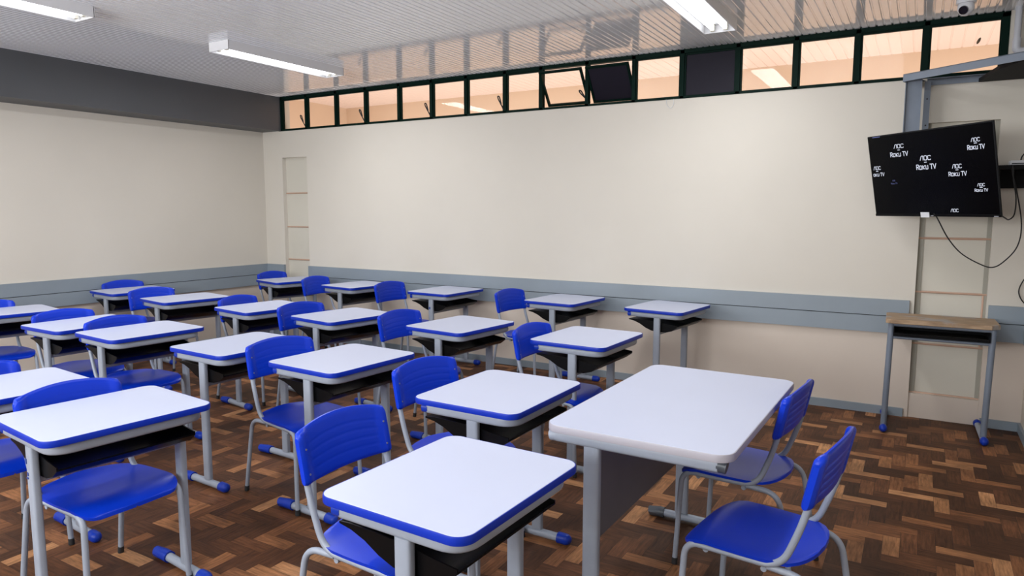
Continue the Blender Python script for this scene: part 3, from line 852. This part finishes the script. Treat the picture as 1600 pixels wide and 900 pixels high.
bm = BM(); angle_bar(bm, A0+Vector((0, .01, 0)), (-.06, 5.785, 2.405), .048, .03, (1, 0, 0)); obj('side_bar', bm, M['frame_dark'], rk)
bm = BM(); angle_bar(bm, A1-dA*.01, (XR-.005, 4.86, 2.40), .048, .03, nA); obj('end_bar', bm, M['black_matte'], rk, label='black end of the front bar')
bm = BM()
vv = [(-.02, 5.75), (.60, 5.75), (.655, 4.90), (.42, 5.06)]
vv = [(.28, 5.75), (.655, 5.75), (.655, 4.92), (.47, 5.04), (.36, 5.30)]
a = [bm.verts.new((x, y, 2.385)) for x, y in vv]; b = [bm.verts.new((x, y, 2.41)) for x, y in vv]
bm.faces.new(a[::-1]); bm.faces.new(b)
for k in range(len(vv)): bm.faces.new((a[k], a[(k+1) % len(vv)], b[(k+1) % len(vv)], b[k]))
obj('shelf_plate', bm, M['black_matte'], rk, label='black shelf plate in the corner')
bm = BM()
box(bm, -.140, -.052, 5.505, 5.510, 1.80, 2.40); box(bm, -.145, -.140, 5.475, 5.510, 1.80, 2.40); box(bm, -.052, -.047, 5.475, 5.510, 1.80, 2.40)
obj('drop_channel', bm, M['frame_dark'], rk)
bm = BM()
box(bm, -.034, .004, 5.700, 5.705, 1.60, 2.41); box(bm, -.034, -.029, 5.705, 5.74, 1.60, 2.41)
dp = obj('drop_strut', bm, M['frame_dark'], rk)
for z in (2.29, 2.11, 1.93):
    bm = BM(); tube(bm, [(-.014, 5.699, z), (-.014, 5.7005, z)], .006, 8); obj('bolt_hole', bm, M['gap'], dp)
bm = BM()
c_ = TVC - tn_*.075
hp = [c_ + tr_*a + tu_*b for a, b in ((-.14, -.1), (.14, -.1), (.14, .1), (-.14, .1))]
a = [bm.verts.new(p) for p in hp]; b = [bm.verts.new(p-tn_*.012) for p in hp]
bm.faces.new(a); bm.faces.new(b[::-1])
for k in range(4): bm.faces.new((a[k], a[(k+1) % 4], b[(k+1) % 4], b[k]))
pc = c_-tn_*.012
tube(bm, [pc, pc-tn_*.10, Vector((-.015, 5.70, 1.80))], .022, 4)
tube(bm, [pc-tr_*.1+tu_*.02, Vector((-.096, 5.505, 1.84))], .018, 4)
obj('mount_arm', bm, M['black_matte'], rk)

# AV shelf beside the television
sh = thing('wall_shelf', 'small black metal shelf on the wall right of the television', 'shelf', (0, 0, 0))
bm = BM(); box(bm, .40, XR-.002, 5.62, YB-.002, 1.79, 1.818, .003); obj('shelf_board', bm, M['black_matte'], sh)
bm = BM(); box(bm, .40, XR-.002, YB-.03, YB-.002, 1.67, 1.79); obj('back_plate', bm, M['black_matte'], sh)
for x in (.43, .60):
    bm = BM(); q = [(x, 5.64, 1.79), (x, YB-.03, 1.79), (x, YB-.03, 1.67)]
    a = [bm.verts.new(p) for p in q]; b = [bm.verts.new((p[0]+.006, p[1], p[2])) for p in q]
    bm.faces.new(a); bm.faces.new(b[::-1])
    for k in range(3): bm.faces.new((a[k], a[(k+1) % 3], b[(k+1) % 3], b[k]))
    obj('bracket', bm, M['black_matte'], sh)
mb = thing('media_box', 'pale grey media box lying on the small black wall shelf', 'box', (.575, 5.70, 1.818))
bm = BM(); box(bm, -.093, .09, -.07, .07, 0, .030, .004); obj('casing', bm, M['white_plastic'], mb, smooth=True)
bm = BM(); box(bm, -.085, .085, -.0715, -.0695, .006, .012); obj('vent_slot', bm, M['gap'], mb)

# cables
def cable(label, pts, r=.004, group='black cables hanging around the television'):
    P = [Vector(p) for p in pts]; out = []
    for i in range(len(P)-1):
        p0, p1, p2, p3 = P[max(i-1, 0)], P[i], P[i+1], P[min(i+2, len(P)-1)]
        for k in range(6):
            t = k/6; out.append(.5*((2*p1)+(-p0+p2)*t+(2*p0-5*p1+4*p2-p3)*t*t+(-p0+3*p1-3*p2+p3)*t**3))
    out.append(P[-1])
    bm = BM(); tube(bm, out, r, 7)
    return tag(obj('cable', bm, M['rubber'], None, smooth=True), label, 'cable', group)
cable('long black cable drooping from the television bottom up to the small wall shelf', [(.065, 5.24, 1.50), (.088, 5.25, 1.470), (.153, 5.32, 1.346), (.235, 5.40, 1.243), (.345, 5.46, 1.172), (.42, 5.50, 1.15), (.485, 5.54, 1.192), (.55, 5.57, 1.29), (.563, 5.58, 1.433), (.527, 5.60, 1.64), (.497, 5.615, 1.765), (.497, 5.615, 1.815)])
cable('short black cable looping from the lower right corner of the television', [(.39, 4.96, 1.50), (.43, 5.05, 1.475), (.473, 5.35, 1.464), (.508, 5.45, 1.496), (.520, 5.55, 1.60), (.505, 5.61, 1.72), (.500, 5.614, 1.80)])
cable('black cable curving at the right edge of the photo above the rail', [(.64, 5.755, 1.09), (.612, 5.76, 1.04), (.597, 5.765, .977), (.615, 5.765, .92), (.65, 5.765, .88)])
cable('black cable arched above the media box on the wall shelf', [(.545, 5.72, 1.85), (.552, 5.72, 1.88), (.585, 5.725, 1.915), (.625, 5.73, 1.925), (.64, 5.73, 1.85)], .0045)
# thin wire loop under the window frame
bm = BM(); tube(bm, smooth_path([(-1.905, YB-.004, 2.446), (-1.90, YB-.006, 2.40), (-1.865, YB-.006, 2.362), (-1.838, YB-.006, 2.40), (-1.842, YB-.004, 2.446)], .03, 5), .0018, 6)
tag(obj('wire', bm, M['white_plastic'], None, smooth=True), 'thin pale wire loop hanging under the window strip', 'wire')

# ------------------------------------------------------------------ pipes in the upper right corner, security camera
pp = thing('conduit', 'grey-white plastic conduit with an elbow in the upper right corner', 'pipe', (0, 0, 0))
bm = BM(); tube(bm, [(.470, 5.70, 2.60), (.470, 5.70, ZC)], .020, 14); obj('pipe', bm, M['pipe'], pp, smooth=True)
bm = BM(); tube(bm, [(.50, 5.70, 2.555), (XR, 5.70, 2.555)], .020, 14); obj('pipe', bm, M['pipe'], pp, smooth=True)
bm = BM(); tube(bm, smooth_path([(.470, 5.70, 2.64), (.470, 5.70, 2.555), (.54, 5.70, 2.555)], .035, 8), .025, 14); obj('elbow', bm, M['pipe'], pp, smooth=True)
lg = thing('lagged_pipe', 'brown lagged pipe beside the conduit in the upper right corner', 'pipe', (0, 0, 0))
bm = BM(); tube(bm, smooth_path([(.540, 5.72, ZC), (.540, 5.72, 2.66), (XR, 5.72, 2.66)], .04, 8), .017, 12); obj('lagging', bm, M['lagging'], lg, smooth=True)
bm = BM(); box(bm, .53, XR, 5.695, 5.745, 2.605, 2.622, .003); obj('clip', bm, M['white_plastic'], lg)

sc_ = thing('security_camera', 'white dome security camera with a black lens on the ceiling', 'camera', (.165, 5.36, ZC))
bm = BM(); tube(bm, [(0, 0, -.0), (0, 0, -.022)], .055, 20); obj('base', bm, M['white_plastic'], sc_, smooth=True)
bm = BM(); bmesh.ops.create_uvsphere(bm, u_segments=20, v_segments=14, radius=.047)
for v in bm.verts: v.co.z = v.co.z*1.1-.045
obj('dome', bm, M['white_plastic'], sc_, smooth=True)
ld = Vector((-.33, -1, -.50)).normalized()
bm = BM(); c0 = Vector((0, 0, -.048)); tube(bm, [c0+ld*.030, c0+ld*.0535], .026, 18); obj('lens', bm, M['lens'], sc_, smooth=True)
# small insect-like dark spot on the last window pane
bm = BM(); bmesh.ops.create_uvsphere(bm, u_segments=10, v_segments=8, radius=1)
for v in bm.verts: v.co = Vector((.266+v.co.x*.010+v.co.z*.008, YB+.012+v.co.y*.005, 2.668+v.co.z*.021))
tag(obj('moth', bm, M['lagging'], None, smooth=True), 'small dark moth resting on the rightmost window pane', 'insect')
